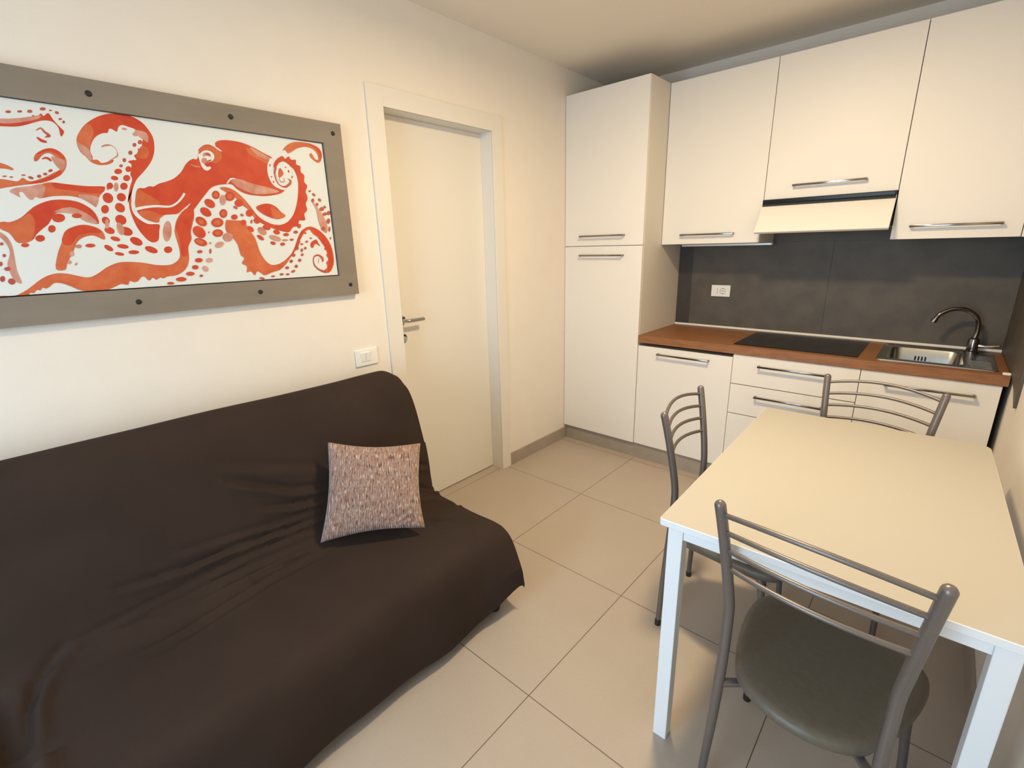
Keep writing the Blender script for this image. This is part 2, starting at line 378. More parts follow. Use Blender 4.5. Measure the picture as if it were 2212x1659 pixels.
# splashback
t = thing('splashback', 'dark slate-grey splashback between worktop and wall cabinets', 'splashback')
new('back_panel', bx(.703, 1.535, .577, D-.001, .8845, 1.4540), m_splash, t)
new('back_panel', bx(1.536, 2.3385, .577, D-.001, .8845, 1.4540), m_splash, t)
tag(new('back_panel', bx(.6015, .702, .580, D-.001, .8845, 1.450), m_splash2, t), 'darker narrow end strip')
b = bmesh.new()   # return on the right wall, its foot cut to a point that hangs below the worktop
v2 = [(.575, .885), (.575, 1.512), (YU+.02, 1.512), (YU+.02, 1.4535), (-.275, 1.4535), (-.275, .815), (-.16, .8845)]
v2 = [(.576, .885), (.576, 1.4535), (-.275, 1.4535), (-.275, .815), (-.165, .860), (-.004, .885)]
A = [b.verts.new((2.3395, y, z)) for y, z in v2]; B_ = [b.verts.new((W-.001, y, z)) for y, z in v2]
b.faces.new(A); b.faces.new(B_[::-1])
for i in range(len(A)): b.faces.new([A[i], A[(i+1)%len(A)], B_[(i+1)%len(A)], B_[i]])
new('side_panel', b, m_splash, t)
b = bmesh.new(); box(b, .603, 2.3385, .566, .577, .8838, .8975, bev=.002)
tag(new('edge_trim', b, m_plast, t), 'pale metal trim along the back of the worktop')
b = bmesh.new(); box(b, 2.312, 2.3392, -.001, .022, .8838, .8945, bev=.004)
tag(new('end_cap', b, m_plast, t), 'small white end cap of the trim')
settle(t, (1.47, .585, .884))
# hob
t = thing('hob', 'black glass hob set in the worktop left of the sink', 'hob')
b = bmesh.new(); box(b, 1.190, 1.792, .045, .535, .8836, .8885, bev=.0015); new('glass_plate', b, m_glassk, t)
for (x, y, r) in ((1.33, .16, .075), (1.33, .41, .09), (1.64, .16, .09), (1.64, .41, .075)):
    b = bmesh.new(); n = 48
    for i in range(n):
        a0, a1 = 2*math.pi*i/n, 2*math.pi*(i+1)/n
        b.faces.new([b.verts.new((x+q*math.cos(a), y+q*math.sin(a), .88865)) for q, a in ((r, a0), (r, a1), (r+.0015, a1), (r+.0015, a0))])
    new('ring_mark', b, m_splash, t)
settle(t, (1.49, .29, .8836))
# sink
t = thing('sink', 'stainless steel inset sink with one square bowl', 'sink')
b = bmesh.new(); RX0, RX1, RY0, RY1, RZ = 1.862, 2.305, .055, .545, .8860
def rrect(x0, x1, y0, y1, r, z, n=6):
    P = []
    for cx, cy, a in ((x1-r, y1-r, 0), (x0+r, y1-r, 90), (x0+r, y0+r, 180), (x1-r, y0+r, 270)):
        for k in range(n+1):
            q = math.radians(a+90*k/n); P.append((cx+r*math.cos(q), cy+r*math.sin(q), z))
    return P
loops = [rrect(RX0, RX1, RY0, RY1, .02, .8836), rrect(RX0+.001, RX1-.001, RY0+.001, RY1-.001, .02, RZ+.001), rrect(RX0+.006, RX1-.006, RY0+.006, RY1-.006, .018, RZ+.001), rrect(RX0+.010, RX1-.010, RY0+.010, RY1-.010, .016, RZ-.0005),
         rrect(SX0-.004, SX1+.004, SY0-.004, SY1+.004, .045, RZ-.0005), rrect(SX0, SX1, SY0, SY1, .045, RZ-.006), rrect(SX0+.008, SX1-.008, SY0+.008, SY1-.008, .045, .752), rrect(SX0+.03, SX1-.03, SY0+.03, SY1-.03, .04, .735)]
R = [[b.verts.new(p) for p in L] for L in loops]
for i in range(len(R)-1):
    m_ = len(R[i])
    for k in range(m_): b.faces.new((R[i][k], R[i][(k+1)%m_], R[i+1][(k+1)%m_], R[i+1][k]))
b.faces.new(R[-1])
new('basin', b, m_steel, t, smooth=.7)
b = bmesh.new(); lathe(b, [(.04, .7355), (.04, .738), (.03, .739), (.012, .737)], ((SX0+SX1)/2, (SY0+SY1)/2, 0), 'z', 28); new('drain', b, m_chrome, t, smooth=.6)
b = bmesh.new()
for k in range(4): box(b, 2.005+k*.014, 2.012+k*.014, SY1-.0055, SY1-.003, .822, .845, bev=.001)
tag(new('overflow', b, m_black, t), 'four dark overflow slots')
b = bmesh.new()
for k in range(6): box(b, 2.212, 2.285, .10+k*.03, .106+k*.03, RZ-.0004, RZ+.0012, bev=.0005)
new('drainer_ribs', b, m_steel, t)
settle(t, (2.08, .3, .8836))
# tap
t = thing('kitchen_tap', 'chrome swan-neck kitchen tap standing behind the sink', 'tap')
TX, TY = 2.222, .490
b = bmesh.new(); lathe(b, [(.029, .8856), (.029, .892), (.0235, .896), (.0235, .945), (.021, .956), (.014, .962)], (TX, TY, 0), 'z', 28); new('body', b, m_hchrome, t, smooth=.6)
b = bmesh.new(); tube(b, spline([(TX, TY, .955), (TX+.004, TY, 1.005), (TX-.008, TY-.006, 1.062), (TX-.050, TY-.018, 1.100), (TX-.105, TY-.034, 1.105), (TX-.150, TY-.048, 1.080), (TX-.168, TY-.054, 1.050)], 8), .0105, 18)
new('spout', b, m_hchrome, t, smooth=.7)
b = bmesh.new(); tube(b, [(TX-.166, TY-.0535, 1.054), (TX-.174, TY-.056, 1.036)], .0135, 18); new('aerator', b, m_hchrome, t, smooth=.7)
b = bmesh.new(); tube(b, [(TX+.015, TY-.002, .925), (TX+.045, TY-.006, .922), (TX+.095, TY-.012, .930)], [.011, .0075, .006], 14, dome=True); new('lever', b, m_chrome, t, smooth=.7)
settle(t, (TX, TY, .8856))
# socket on the splashback
t = thing('power_socket', 'white wall socket plate on the slate splashback above the worktop', 'socket')
b = bmesh.new(); box(b, .850, .976, .566, .5765, 1.100, 1.178, bev=.003); new('plate', b, m_plast, t)
b = bmesh.new(); box(b, .880, .904, .5645, .567, 1.118, 1.160, bev=.001); box(b, .906, .950, .5645, .567, 1.118, 1.160, bev=.001); new('socket_insert', b, m_plast, t)
b = bmesh.new()
for x, z in ((.892, 1.127), (.892, 1.139), (.892, 1.151), (.918, 1.139), (.928, 1.139), (.938, 1.139)): lathe(b, [(.0026, .5638), (.0026, .5650)], (x, 0, z), 'y', 10)
for i in range(28):
    a0, a1 = 2*math.pi*i/28, 2*math.pi*(i+1)/28
    b.faces.new([b.verts.new((.928+q*math.cos(a), .5640, 1.139+q*math.sin(a))) for q, a in ((.0175, a0), (.0175, a1), (.019, a1), (.019, a0))])
for z in (1.1235, 1.1545): box(b, .925, .931, .5636, .5648, z-.0015, z+.0015)
new('contact_hole', b, m_black, t)
settle(t, (.913, .571, 1.139))
# light switch
t = thing('light_switch', 'white double light switch plate on the left wall by the door frame', 'light switch')
b = bmesh.new(); box(b, 0, .009, -1.722, -1.600, .925, 1.008, bev=.004); new('plate', b, m_plast, t)
for y in (-1.6945, -1.6695):
    b = bmesh.new(); v = [(.009, y, .948), (.0115, y, .948), (.0155, y, .990), (.009, y, .990)]
    A = [b.verts.new(p) for p in v]; B_ = [b.verts.new((p[0], p[1]+.0235, p[2])) for p in v]
    b.faces.new(A); b.faces.new(B_[::-1])
    for i in range(4): b.faces.new([A[i], A[(i+1)%4], B_[(i+1)%4], B_[i]])
    new('rocker', b, m_plast, t)
b = bmesh.new(); box(b, .0085, .0095, -1.6965, -1.6235+.0, .9445, .9935, bev=.0); tag(new('insert', b, m_plast, t))
settle(t, (.004, -1.661, .966))

# ------------------------------------------------------------ framed print
t = thing('framed_picture', 'long taupe-framed print of a red octopus above the sofa', 'picture')
PY0, PY1, PZ0, PZ1 = -3.349, -1.6781, 1.2760, 1.9861
IY0, IY1, IZ0, IZ1 = -3.2645, -1.7626, 1.3626, 1.9041
b = bmesh.new()
for (a0, a1, c0, c1) in ((PY0, IY0, PZ0, PZ1), (IY1, PY1, PZ0, PZ1), (IY0, IY1, PZ0, IZ0), (IY0, IY1, IZ1, PZ1)): box(b, .002, .030, a0, a1, c0, c1)
bmesh.ops.remove_doubles(b, verts=b.verts, dist=1e-5)
fs = [f for f in b.faces if any(f is not g_ and f.calc_center_median() == g_.calc_center_median() for g_ in b.faces)]
new('frame', b, m_frame, t)
new('backing', bx(.002, .014, IY0, IY1, IZ0, IZ1), m_black, t)
G = .004
new('print', bx(.014, .0185, IY0+G, IY1-G, IZ0+G, IZ1-.002), m_paper, t)
for k in range(5):
    for z in (1.945, 1.3205):
        b = bmesh.new(); y = -1.717 - k*.3955
        lathe(b, [(.0085, .030), (.0085, .0315), (.006, .0335), (.002, .034)], (0, y, z), 'x', 18)
        tag(new('screw', b, m_black, t), 'black dome screw')
OCT = """P0 -24854,17587 -24988,17505 -25169,17465 -25317,17484 -25432,17562 -25501,17676 -25590,17776 -25631,17923 -25627,18096 -25570,18253 -25449,18442 -25327,18588 -25147,18744 -24931,18886 -24703,18984 -24440,19035 -24202,19036 -23992,18969 -23828,18858 -23714,18690 -23630,18470 -23637,18210 -23696,17966 -23820,17715 -23994,17484 -24184,17276 -24345,17097 -24458,16899 -24554,16678 -24608,16459 -24647,16265 -24634,16072 -24557,15927 -24432,15807 -24276,15723 -23980,15715 -24023,15519 -24086,15245 -24177,15147 -24322,15138 -24459,15274 -24607,15569 -24680,15884 -24707,16195 -24669,16557 -24721,16358 -24642,16649 -24552,16892 -24456,17112 -24478,17240 -24425,17420 -24386,17564 -24463,17638 -24350,17696 -24221,17721 -24260,17833 -24185,17900 -24109,17966 -24122,18058 -24000,18096 -23977,18215 -23922,18384 -23998,18420 -24046,18597 -24116,18655 -24233,18684 -24386,18717 -24500,18645 -24569,18501 -24675,18553 -24753,18552 -24816,18433 -24937,18405 -25087,18319 -25207,18193 -25311,18005 -25359,17824 -25330,17695 -25349,17604 -25233,17616 -25155,17534 -25013,17571 -24839,17657
P1 -25621,18097 -25560,18255 -25439,18443 -25306,18602 -25180,18588 -25169,18373 -25293,18095 -25368,17823 -25339,17693 -25361,17591 -25236,17604 -25158,17523 -24996,17561 -24844,17633 -24987,17510 -25169,17470 -25316,17489 -25431,17566 -25500,17681 -25589,17780 -25627,17923
P2 -25617,18097 -25584,18058 -25472,17985 -25397,17907 -25368,17823 -25363,17624 -25430,17573 -25498,17687 -25583,17787 -25622,17928
P2 -24084,18615 -23918,18615 -23781,18565 -23760,18406 -23816,18282 -23888,18342 -23982,18399 -24065,18503
P1 -24095,18038 -23965,18170 -23819,18047 -23932,17798 -24126,17778 -24197,17840
S2 -25058,18003,13 -24931,18063,30 -24812,18077,15 -24718,18010,9 -24681,17901,9 -24705,17785,22 -24810,17705,15 -24971,17586,13
E2 -24358 18609 68 -4 -12 -35
E2 -24086 18500 85 12 -14 -70
E2 -25141 16806 39 2 -15 -71
E2 -24927 16843 61 4 -29 -142
E4 -24184 18166 55 7 -12 -61
E4 -24342 17917 58 6 -13 -66
E4 -24018 18268 60 7 -14 -67
E4 -24547 17676 50 5 -13 -64
E4 -24668 17495 49 5 -10 -47
E0 -24494 17414 79 7 -18 -90
E0 -24776 17319 102 9 -17 -82
E0 -24595 17137 94 7 -19 -96
E0 -24912 17111 92 -12 -23 -65
E0 -25080 16868 84 5 -20 -99
E0 -24718 16881 99 7 -22 -110
E0 -25204 16500 87 -104 -102 -115
E0 -24853 16542 92 -66 -75 -110
E0 -25348 16155 99 4 -27 -130
E0 -24954 16217 88 -104 -92 -104
E0 -25401 15812 66 -83 -74 -83
E0 -25009 15844 115 -89 -87 -127
E0 -25367 15510 117 -55 -49 -96
E0 -24938 15487 153 -71 -63 -123
E0 -25270 15252 117 -42 -28 -66
E0 -25122 15014 148 -29 -22 -68
E0 -24733 15169 148 -93 -63 -107
E0 -24370 14892 164 -79 -47 -92
E0 -23888 14882 123 -3 -22 -112
E0 -24870 14822 145 -4 -13 -65
E0 -25258 14778 116 -29 -18 -52
E0 -25941 15052 123 -1 -13 -60
E0 -25500 14968 95 -81 -43 -63
E2 -23796 15493 127 -6 -81 -343
E2 -25076 15564 90 37 20 -196
E2 -25389 15715 51 1 -31 -154
P1 -27406,16562 -27270,16661 -26942,16734 -26668,16815 -26459,16872 -26094,16845 -25660,16822 -25236,16840 -25243,16762 -25337,16623 -25440,16484 -25549,16222 -25630,16275 -25753,16379 -25913,16470 -26166,16510 -26511,16481 -26756,16415 -26896,16439 -26979,16352 -27064,16399 -27138,16558 -27221,16533 -27218,16411 -27324,16487
P0 -26428,16863 -26095,16839 -25662,16815 -25237,16833 -25334,16634 -25702,16623 -26129,16683 -26395,16709
P2 -27406,16562 -27270,16661 -26942,16734 -26703,16802 -26625,16714 -26756,16415 -26896,16439 -26979,16352 -27064,16399 -27138,16558 -27221,16533 -27218,16411 -27324,16487
P2 -25892,16569 -25625,16562 -25440,16484 -25547,16233 -25629,16279 -25752,16384 -25895,16471
P0 -28471,18124 -27912,18262 -27468,18386 -27163,18461 -27010,18485 -26853,18520 -26725,18549 -26609,18587 -26531,18590 -26451,18670 -26383,18623 -26278,18737 -26228,18677 -26110,18775 -26045,18627 -25974,18498 -25898,18389 -25864,18313 -25943,18180 -25968,18217 -25962,18400 -26033,18529 -26139,18569 -26288,18550 -26479,18471 -26688,18372 -26902,18302 -27207,18266 -27508,18213 -27952,18093 -28514,17941
P2 -27163,18461 -27010,18485 -26853,18520 -26609,18587 -26290,18687 -26378,18575 -26718,18445 -27039,18358 -27187,18354
E4 -27213 18625 57 10 -8 -35
E4 -26957 18668 58 9 -8 -36
E4 -26715 18717 51 9 -7 -31
E4 -26502 18755 56 9 -10 -44
E4 -26207 18866 66 11 -10 -44
E4 -25913 18817 41 -13 -18 -37
E4 -26044 18854 37 7 -4 -20
E4 -25874 18654 38 6 -7 -31
E4 -25814 18583 28 4 -9 -42
S4 -26477,18266,9 -26365,18341,18 -26305,18251,28 -26227,18162,38 -26320,18109,11
S0 -26501,18085,18 -26423,18006,42 -26316,17980,28
P1 -26693,17504 -26637,17611 -26538,17702 -26390,17790 -26220,17820 -26072,17735 -25988,17579 -26011,17389 -26100,17214 -26231,17077 -26407,16959 -26661,16846 -27013,16770 -27419,16671 -27737,16581 -28326,16487 -28263,16758 -27673,16860 -27448,16878 -27229,16845 -27148,16861 -27051,16949 -26958,16875 -26829,16885 -26561,17009 -26332,17152 -26177,17249 -26124,17337 -26136,17439 -26231,17615 -26348,17683 -26495,17606 -26625,17451 -26695,17424
P0 -26619,17623 -26392,17779 -26222,17809 -26073,17731 -25996,17578 -26066,17529 -26142,17645 -26243,17716 -26372,17721 -26518,17644
P0 -26170,17124 -26406,16963 -26660,16851 -27012,16774 -26834,16864 -26570,16967 -26303,17134 -26199,17226
P2 -26304,17586 -26143,17563 -26019,17514 -26029,17388 -26108,17255 -26177,17249 -26252,17366
E4 -27019 17022 47 4 -5 -21
E4 -26876 16963 52 -22 -17 -36
E4 -26688 17019 46 4 -10 -46
E4 -26542 17092 46 4 -8 -37
E4 -26405 17197 52 26 3 -35
E4 -27414 16959 45 4 -5 -20
E4 -27281 16950 39 4 -4 -20
S0 -26517,17503,12 -26428,17543,25 -26368,17518,32 -26331,17461,19
P1 -27974,17406 -27551,17394 -27424,17311 -27301,17264 -27192,17176 -27225,17134 -27339,17163 -27531,17164 -28023,17194
P0 -28838,15271 -28324,15491 -27784,15721 -27582,15725 -27309,15869 -26999,16156 -26672,16333 -26361,16395 -26023,16364 -25775,16229 -25618,16012 -25598,15712 -25869,15782 -26022,16000 -26280,16064 -26563,15983 -26775,15692 -26911,15572 -27093,15404 -27243,15215 -27540,15147 -27654,15403 -27826,15539 -28375,15268 -28889,15053
P1 -27787,15712 -27584,15716 -27313,15850 -27112,15967 -27067,15688 -27241,15224 -27538,15156 -27652,15412 -27824,15549
P2 -26590,16030 -26177,16189 -25822,16006 -25614,15737 -25874,15757 -26180,15995
E0 -26513 15865 145 4 -28 -125
E0 -26074 15940 119 3 -15 -69
E0 -26732 15549 83 1 -23 -106
E0 -27049 15275 102 0 -21 -95
E0 -27414 15084 85 -1 -13 -57
P1 -26892,14378 -26758,14819 -26590,15161 -26469,15454 -26263,15603 -25971,15681 -25702,15609 -25547,15458 -25552,15227 -25796,15356 -26050,15306 -26240,15157 -26372,14909 -26493,14712 -26613,14515 -26689,14342
P0 -26590,15161 -26463,15445 -26259,15588 -25974,15666 -25705,15594 -25578,15448 -25862,15432 -26159,15356 -26418,15060
E2 -26227 15032 71 -1 -13 -60
E2 -26432 14810 54 -1 -18 -80
E2 -26544 14563 47 -2 -13 -60
E2 -26399 14506 29 43 18 -16
P2 -28014,15583 -27846,15448 -27743,15311 -27693,15079 -27715,14751 -27748,14372 -27724,14009 -27846,14090 -27895,14332 -27894,14569 -27780,14847 -27778,15080 -27877,15311 -28055,15402
E4 -27920 14071 63 -41 -39 -79
E4 -28089 14154 50 -3 -19 -84
E4 -28028 14574 34 -1 -15 -64
E4 -27908 14804 33 -1 -11 -47
E4 -27886 15128 34 -1 -10 -46
E4 -27925 14429 68 -4 -13 -57
P1 -28795,13658 -28246,13685 -27969,13660 -27755,13749 -27546,13895 -27327,14069 -27117,14192 -26897,14248 -26690,14228 -26468,14154 -26194,14080 -25946,14180 -25674,14369 -25362,14501 -25066,14519 -24698,14475 -24326,14383 -23980,14368 -23774,14438 -23606,14589 -23550,14808 -23561,15120 -23585,15429 -23552,15606 -23454,15857 -23296,16083 -23101,16255 -22883,16319 -22883,16039 -22988,15754 -23093,15469 -23110,15240 -23267,14955 -23316,14552 -23484,14209 -23777,14021 -24086,13982 -24201,13925 -24301,13962 -24422,13892 -24511,13975 -24636,13875 -24737,14020 -24844,13996 -24944,13880 -25074,13859 -25164,13910 -25240,13780 -25404,13822 -25589,13746 -25847,13647 -26150,13643 -26454,13697 -26646,13826 -26837,13939 -27021,13966 -27147,13864 -27240,13816 -27314,13850 -27372,13772 -27449,13792 -27528,13703 -27604,13723 -27683,13635 -27757,13655
P0 -23527,15606 -23439,15858 -23288,16072 -23093,16245 -22885,16308 -22894,16039 -22999,15754 -23104,15469 -23120,15240 -23282,14955 -23357,14669 -23526,14674 -23487,15016 -23499,15355
P0 -24356,16834 -24182,16857 -24039,16927 -23910,16924 -23760,17020 -23519,17111 -23270,17229 -23021,17449 -22830,17716 -22686,17855 -22554,17924 -22459,17917 -22325,18120 -22342,18237 -22148,18405 -21951,18445 -21771,18369 -21757,18535 -21558,18642 -21219,18676 -20845,18650 -20474,18542 -20133,18389 -19818,18246 -19925,18056 -20036,17722 -19993,17399 -19836,17172 -19566,17134 -19538,17060 -19756,16935 -20238,16834 -20688,16827 -21042,16879 -21300,17021 -21448,17168 -21757,17146 -22035,17076 -22218,16962 -22380,16783 -22540,16606 -22743,16361 -22929,16119 -23027,15676 -23287,15606 -23273,16008 -23482,15748 -23344,15984 -23109,16224 -22897,16466 -23176,16247 -23371,16086 -23563,16055 -23797,16023 -23929,15918 -24001,15778 -24254,15836 -24424,15956 -24504,16088 -24538,16270 -24463,16611
P1 -24352,16829 -24297,16814 -24208,16722 -24019,16587 -23831,16423 -23960,16330 -24291,16304 -24532,16275 -24459,16611
P1 -24483,16089 -24320,16156 -24107,16138 -23927,16044 -23797,16023 -23934,15913 -24004,15783 -24253,15841 -24419,15961
S3 -24592,16175,46 -24301,16255,40 -23965,16305,36 -23583,16308,32 -23355,16419,29 -23170,16594,30 -23043,16767,33
P2 -21455,17323 -21168,17380 -20796,17268 -20368,17190 -19963,17108 -19744,17010 -20226,16908 -20679,16882 -21092,17000 -21346,17158
P1 -20696,18498 -20350,18417 -20005,18262 -19868,18170 -20008,18012 -20325,18122 -20659,18295
P2 -20584,18528 -20344,18453 -20000,18291 -19864,18199 -20022,18154 -20370,18293
S2 -22679,17717,16 -22531,17683,23 -22375,17681,13
P1 -22320,18239 -22146,18383 -21955,18419 -21743,18340 -21616,18222 -21676,17982 -21901,17826 -22020,17880 -22364,17911
E3 -22102 18053 218 -38 -82 -193
S3 -22328,18109,50 -22329,17849,43 -22223,17646,73 -22054,17695,27
S3 -21825,18428,17 -21696,18329,27 -21591,18275,14
E2 -22112 18084 131 -9 -32 -94
E2 -22226 17892 97 10 -18 -100
E3 -22108 18019 100 -7 -16 -47
E4 -22073 18121 75 -5 -14 -40
E4 -22064 17909 86 38 5 -25
S3 -21617,17173,17 -21449,17358,25 -21274,17372,11
S3 -19824,18210,58 -19943,17947,95 -19957,17620,114 -19849,17337,116 -19638,17185,78 -19486,17139,40
P0 -21880,17018 -21639,17051 -21382,16946 -21141,16713 -20937,16435 -20733,16114 -20467,15898 -20139,15771 -19821,15776 -19512,15936 -19259,16234 -19068,16667 -18947,17135 -18912,17557 -19005,17887 -19179,18075 -19404,18163 -19618,18051 -19746,17857 -19807,17960 -19673,18190 -19413,18355 -19309,18264 -19153,18372 -19071,18252 -18885,18272 -18890,18104 -18734,18044 -18745,17835 -18616,17714 -18654,17462 -18548,17316 -18648,17077 -18596,16846 -18718,16605 -18689,16370 -18842,16208 -18835,15970 -19094,15945 -19170,15727 -19385,15685 -19581,15487 -19860,15524 -20127,15600 -20421,15710 -20663,15856 -20857,16037 -20998,16288 -21250,16494 -21390,16700 -21610,16828
P1 -21865,17009 -21642,17034 -21386,16928 -21147,16677 -20976,16416 -20776,16076 -20856,16044 -21002,16306 -21247,16512 -21387,16718 -21608,16838
E3 -19431 17738 326 28 -60 -375
S0 -19252,18123,12 -19070,17993,28 -18928,17857,13
P1 -19562,17910 -19457,17699 -19661,17535 -19665,17755
S4 -19740,17894,38 -19815,17669,27 -19778,17415,27 -19666,17257,23 -19474,17214,36 -19273,17341,44 -19214,17458,36 -19325,17524,16
S2 -19661,17535,16 -19605,17391,19 -19459,17440,20 -19501,17548,16
E4 -19940 17965 28 3 -8 -51
E4 -19950 17548 31 3 -4 -29
E4 -19902 17369 32 3 -7 -44
E4 -19339 17949 36 -9 -11 -21
E4 -19240 17810 32 13 13 -54
E4 -19129 17615 29 2 -7 -46
P0 -20724,16389 -20439,16530 -20170,16541 -19954,16438 -19785,16255 -19627,16107 -19907,15985 -20178,16017 -20500,16158
P1 -20144,16468 -19893,16328 -19647,16114 -19904,16004 -20132,16056
P1 -21881,15869 -21771,15907 -21494,15895 -21251,15864 -21091,15517 -20975,15332 -20907,15068 -20850,14725 -20710,14413 -20506,14229 -20226,14237 -19918,14384 -19634,14615 -19418,14931 -19236,15289 -19024,15569 -18700,15713 -18402,15635 -18118,15411 -17888,15076 -17783,14650 -17795,14220 -17961,13882 -18164,13784 -18340,13858 -18130,14019 -18147,14234 -18012,14357 -18105,14531 -18011,14698 -18161,14785 -18091,14952 -18240,15038 -18193,15204 -18363,15287 -18568,15410 -18718,15592 -18956,15450 -19169,15169 -19297,14889 -19496,14692 -19700,14457 -19949,14185 -20223,13998 -20514,13934 -20805,13832 -20977,13959 -21084,14003 -21184,13854 -21307,14015 -21461,13985 -21422,14212 -21584,14332 -21462,14516 -21569,14631 -21596,14892 -21636,15077 -21796,15369 -21937,15548
P0 -19918,14384 -19634,14615 -19409,14931 -19228,15289 -19016,15561 -18701,15701 -18404,15623 -18119,15402 -17889,15067 -17792,14650 -17804,14221 -17969,13891 -18162,13793 -18042,14316 -18075,14741 -18330,15204 -18715,15612 -18950,15490 -19191,15169 -19339,14890 -19598,14574
S4 -18305,14262,27 -18307,14410,53 -18471,14541,35 -18659,14484,26 -18722,14299,22 -18672,14087,30 -18471,13908,36 -18206,13817,54
S2 -18519,14207,13 -18466,14415,17
P0 -18705,15084 -18468,15185 -18399,15039 -18326,14914 -18536,15020 -18649,14857 -18754,14900
P1 -19363,18549 -19193,18750 -18888,18915 -18512,18963 -18137,18935 -17849,18838 -17726,18623 -17782,18386 -17933,18255 -18137,18349 -18267,18487 -18231,18586 -18150,18557 -18066,18395 -17916,18372 -17927,18601 -18119,18768 -18410,18808 -18756,18711 -18936,18598 -19156,18482 -19257,18597
P0 -18304,18952 -18095,18929 -17841,18831 -17726,18623 -17821,18420 -17880,18625 -18069,18812
P2 -18455,16775 -18231,16507 -18012,16151 -17887,15743 -17974,15452 -18174,15658 -18262,15982 -18293,16385
E0 -22057 16768 128 52 23 -134
E0 -22308 16465 136 -109 -91 -111
E0 -22492 16167 144 -118 -90 -110
E0 -22697 15836 142 -121 -94 -114
E0 -22827 15473 148 -161 -127 -133
E0 -22843 15125 186 -81 -61 -117
E0 -21591 16742 168 9 -27 -159
E0 -21919 16133 130 4 -28 -156
E0 -22178 15811 202 3 -29 -163
E0 -22228 15440 176 0 -24 -135
E0 -21561 16019 113 3 -16 -94
E0 -21315 16527 150 6 -23 -137
E0 -20998 16179 132 4 -22 -132
E0 -20767 15910 100 -61 -72 -97
E0 -21275 15827 101 2 -17 -102
E0 -21061 15591 93 -90 -68 -68
E0 -20449 15653 137 -50 -42 -78
E0 -20086 15485 120 -45 -43 -80
E0 -20740 15275 110 -88 -49 -56
E0 -19720 15389 115 0 -9 -63
E0 -20293 15061 98 -38 -30 -58
E0 -19920 15018 97 -2 -10 -63
E1 -22057 16768 67 27 13 -77
E1 -22697 15836 68 -58 -47 -57
E1 -22872 15143 112 -49 -34 -65
E1 -21591 16742 91 5 -16 -92
E1 -21919 16133 75 2 -18 -99
E1 -22178 15811 114 2 -17 -92
E1 -22228 15440 101 0 -12 -71
E2 -22250 15030 150 52 15 -95
E2 -21912 15297 173 -1 -29 -163
E2 -20643 15520 126 -121 -88 -87
E2 -20183 15253 212 -80 -48 -90
E2 -22682 14485 105 -4 -15 -79
E2 -22868 14188 71 -83 -62 -63
E2 -21852 16607 102 5 -31 -176
E2 -19794 15173 122 0 -6 -39
E4 -19524 15191 83 0 -7 -43
E4 -19311 15488 92 0 -10 -63
E4 -19127 15727 76 1 -14 -87
E4 -22936 14794 84 -2 -10 -56
E4 -22592 14804 33 -1 -16 -93
E4 -23043 13945 52 -3 -8 -46
E4 -22521 15467 26 0 -5 -28
E4 -22541 15087 33 0 -5 -28
E4 -21466 16360 65 -40 -28 -38
E4 -21282 16098 50 -31 -28 -38
E4 -20977 15869 37 1 -13 -74
E0 -23023 14497 122 -4 -14 -77
E0 -23179 14256 102 -5 -14 -77
E0 -23379 14036 132 -7 -13 -70
E0 -23692 13861 159 -10 -15 -76
E0 -24034 13745 104 -8 -9 -45
E0 -20939 13722 102 -26 -12 -34
E0 -20500 13774 79 -5 -5 -32
E4 -19536 14572 76 -2 -10 -64
E4 -19346 14850 64 -2 -11 -73
E4 -19677 14335 66 -3 -10 -64
E4 -19883 14081 82 -4 -9 -56
E4 -19313 14362 68 -2 -10 -65
E4 -19499 14124 68 -3 -10 -65
E4 -19656 13928 83 23 11 -51
E4 -19903 13819 74 -4 -7 -40
E4 -20148 13833 81 -4 -7 -44
E4 -19172 14582 60 -2 -9 -57
E4 -19166 14765 51 -1 -11 -73
E4 -19003 14843 56 -1 -8 -53
E4 -18899 15106 61 0 -6 -44
E4 -19130 15007 60 0 -5 -36
E4 -18703 15247 53 0 -5 -32
E4 -18913 15450 52 0 -4 -33
E4 -19224 15089 42 0 -8 -48
E4 -18470 17119 53 3 -5 -36
E4 -18315 16987 54 -53 -35 -30
E4 -18091 16793 55 -54 -43 -36
E4 -18393 16758 62 3 -11 -79
E4 -18230 16607 54 2 -10 -72
E4 -18040 16434 100 4 -11 -81
E4 -17756 16281 84 3 -11 -82
E4 -17811 15951 83 2 -16 -108
E4 -17891 16520 45 -44 -33 -27
E4 -17932 16235 92 3 -9 -66
E4 -17812 15620 47 0 -15 -109
E4 -17808 15243 28 0 -9 -58
E4 -18086 15638 92 1 -11 -83
E4 -17622 15976 28 0 -11 -84"""
b = bmesh.new(); lay = 0
def clip(pts):   # keep the ink inside the print
    for ax, lim, sg in ((0, IY0+G, 1), (0, IY1-G, -1), (1, IZ0+G, 1), (1, IZ1-.002, -1)):
        out = []
        for i in range(len(pts)):
            p, q = pts[i-1], pts[i]; dp, dq = (p[ax]-lim)*sg, (q[ax]-lim)*sg
            if (dp < 0) != (dq < 0):
                s = dp/(dp-dq); out.append((p[0]+(q[0]-p[0])*s, p[1]+(q[1]-p[1])*s))
            if dq >= 0: out.append(q)
        pts = out
        if not pts: return pts
    return pts
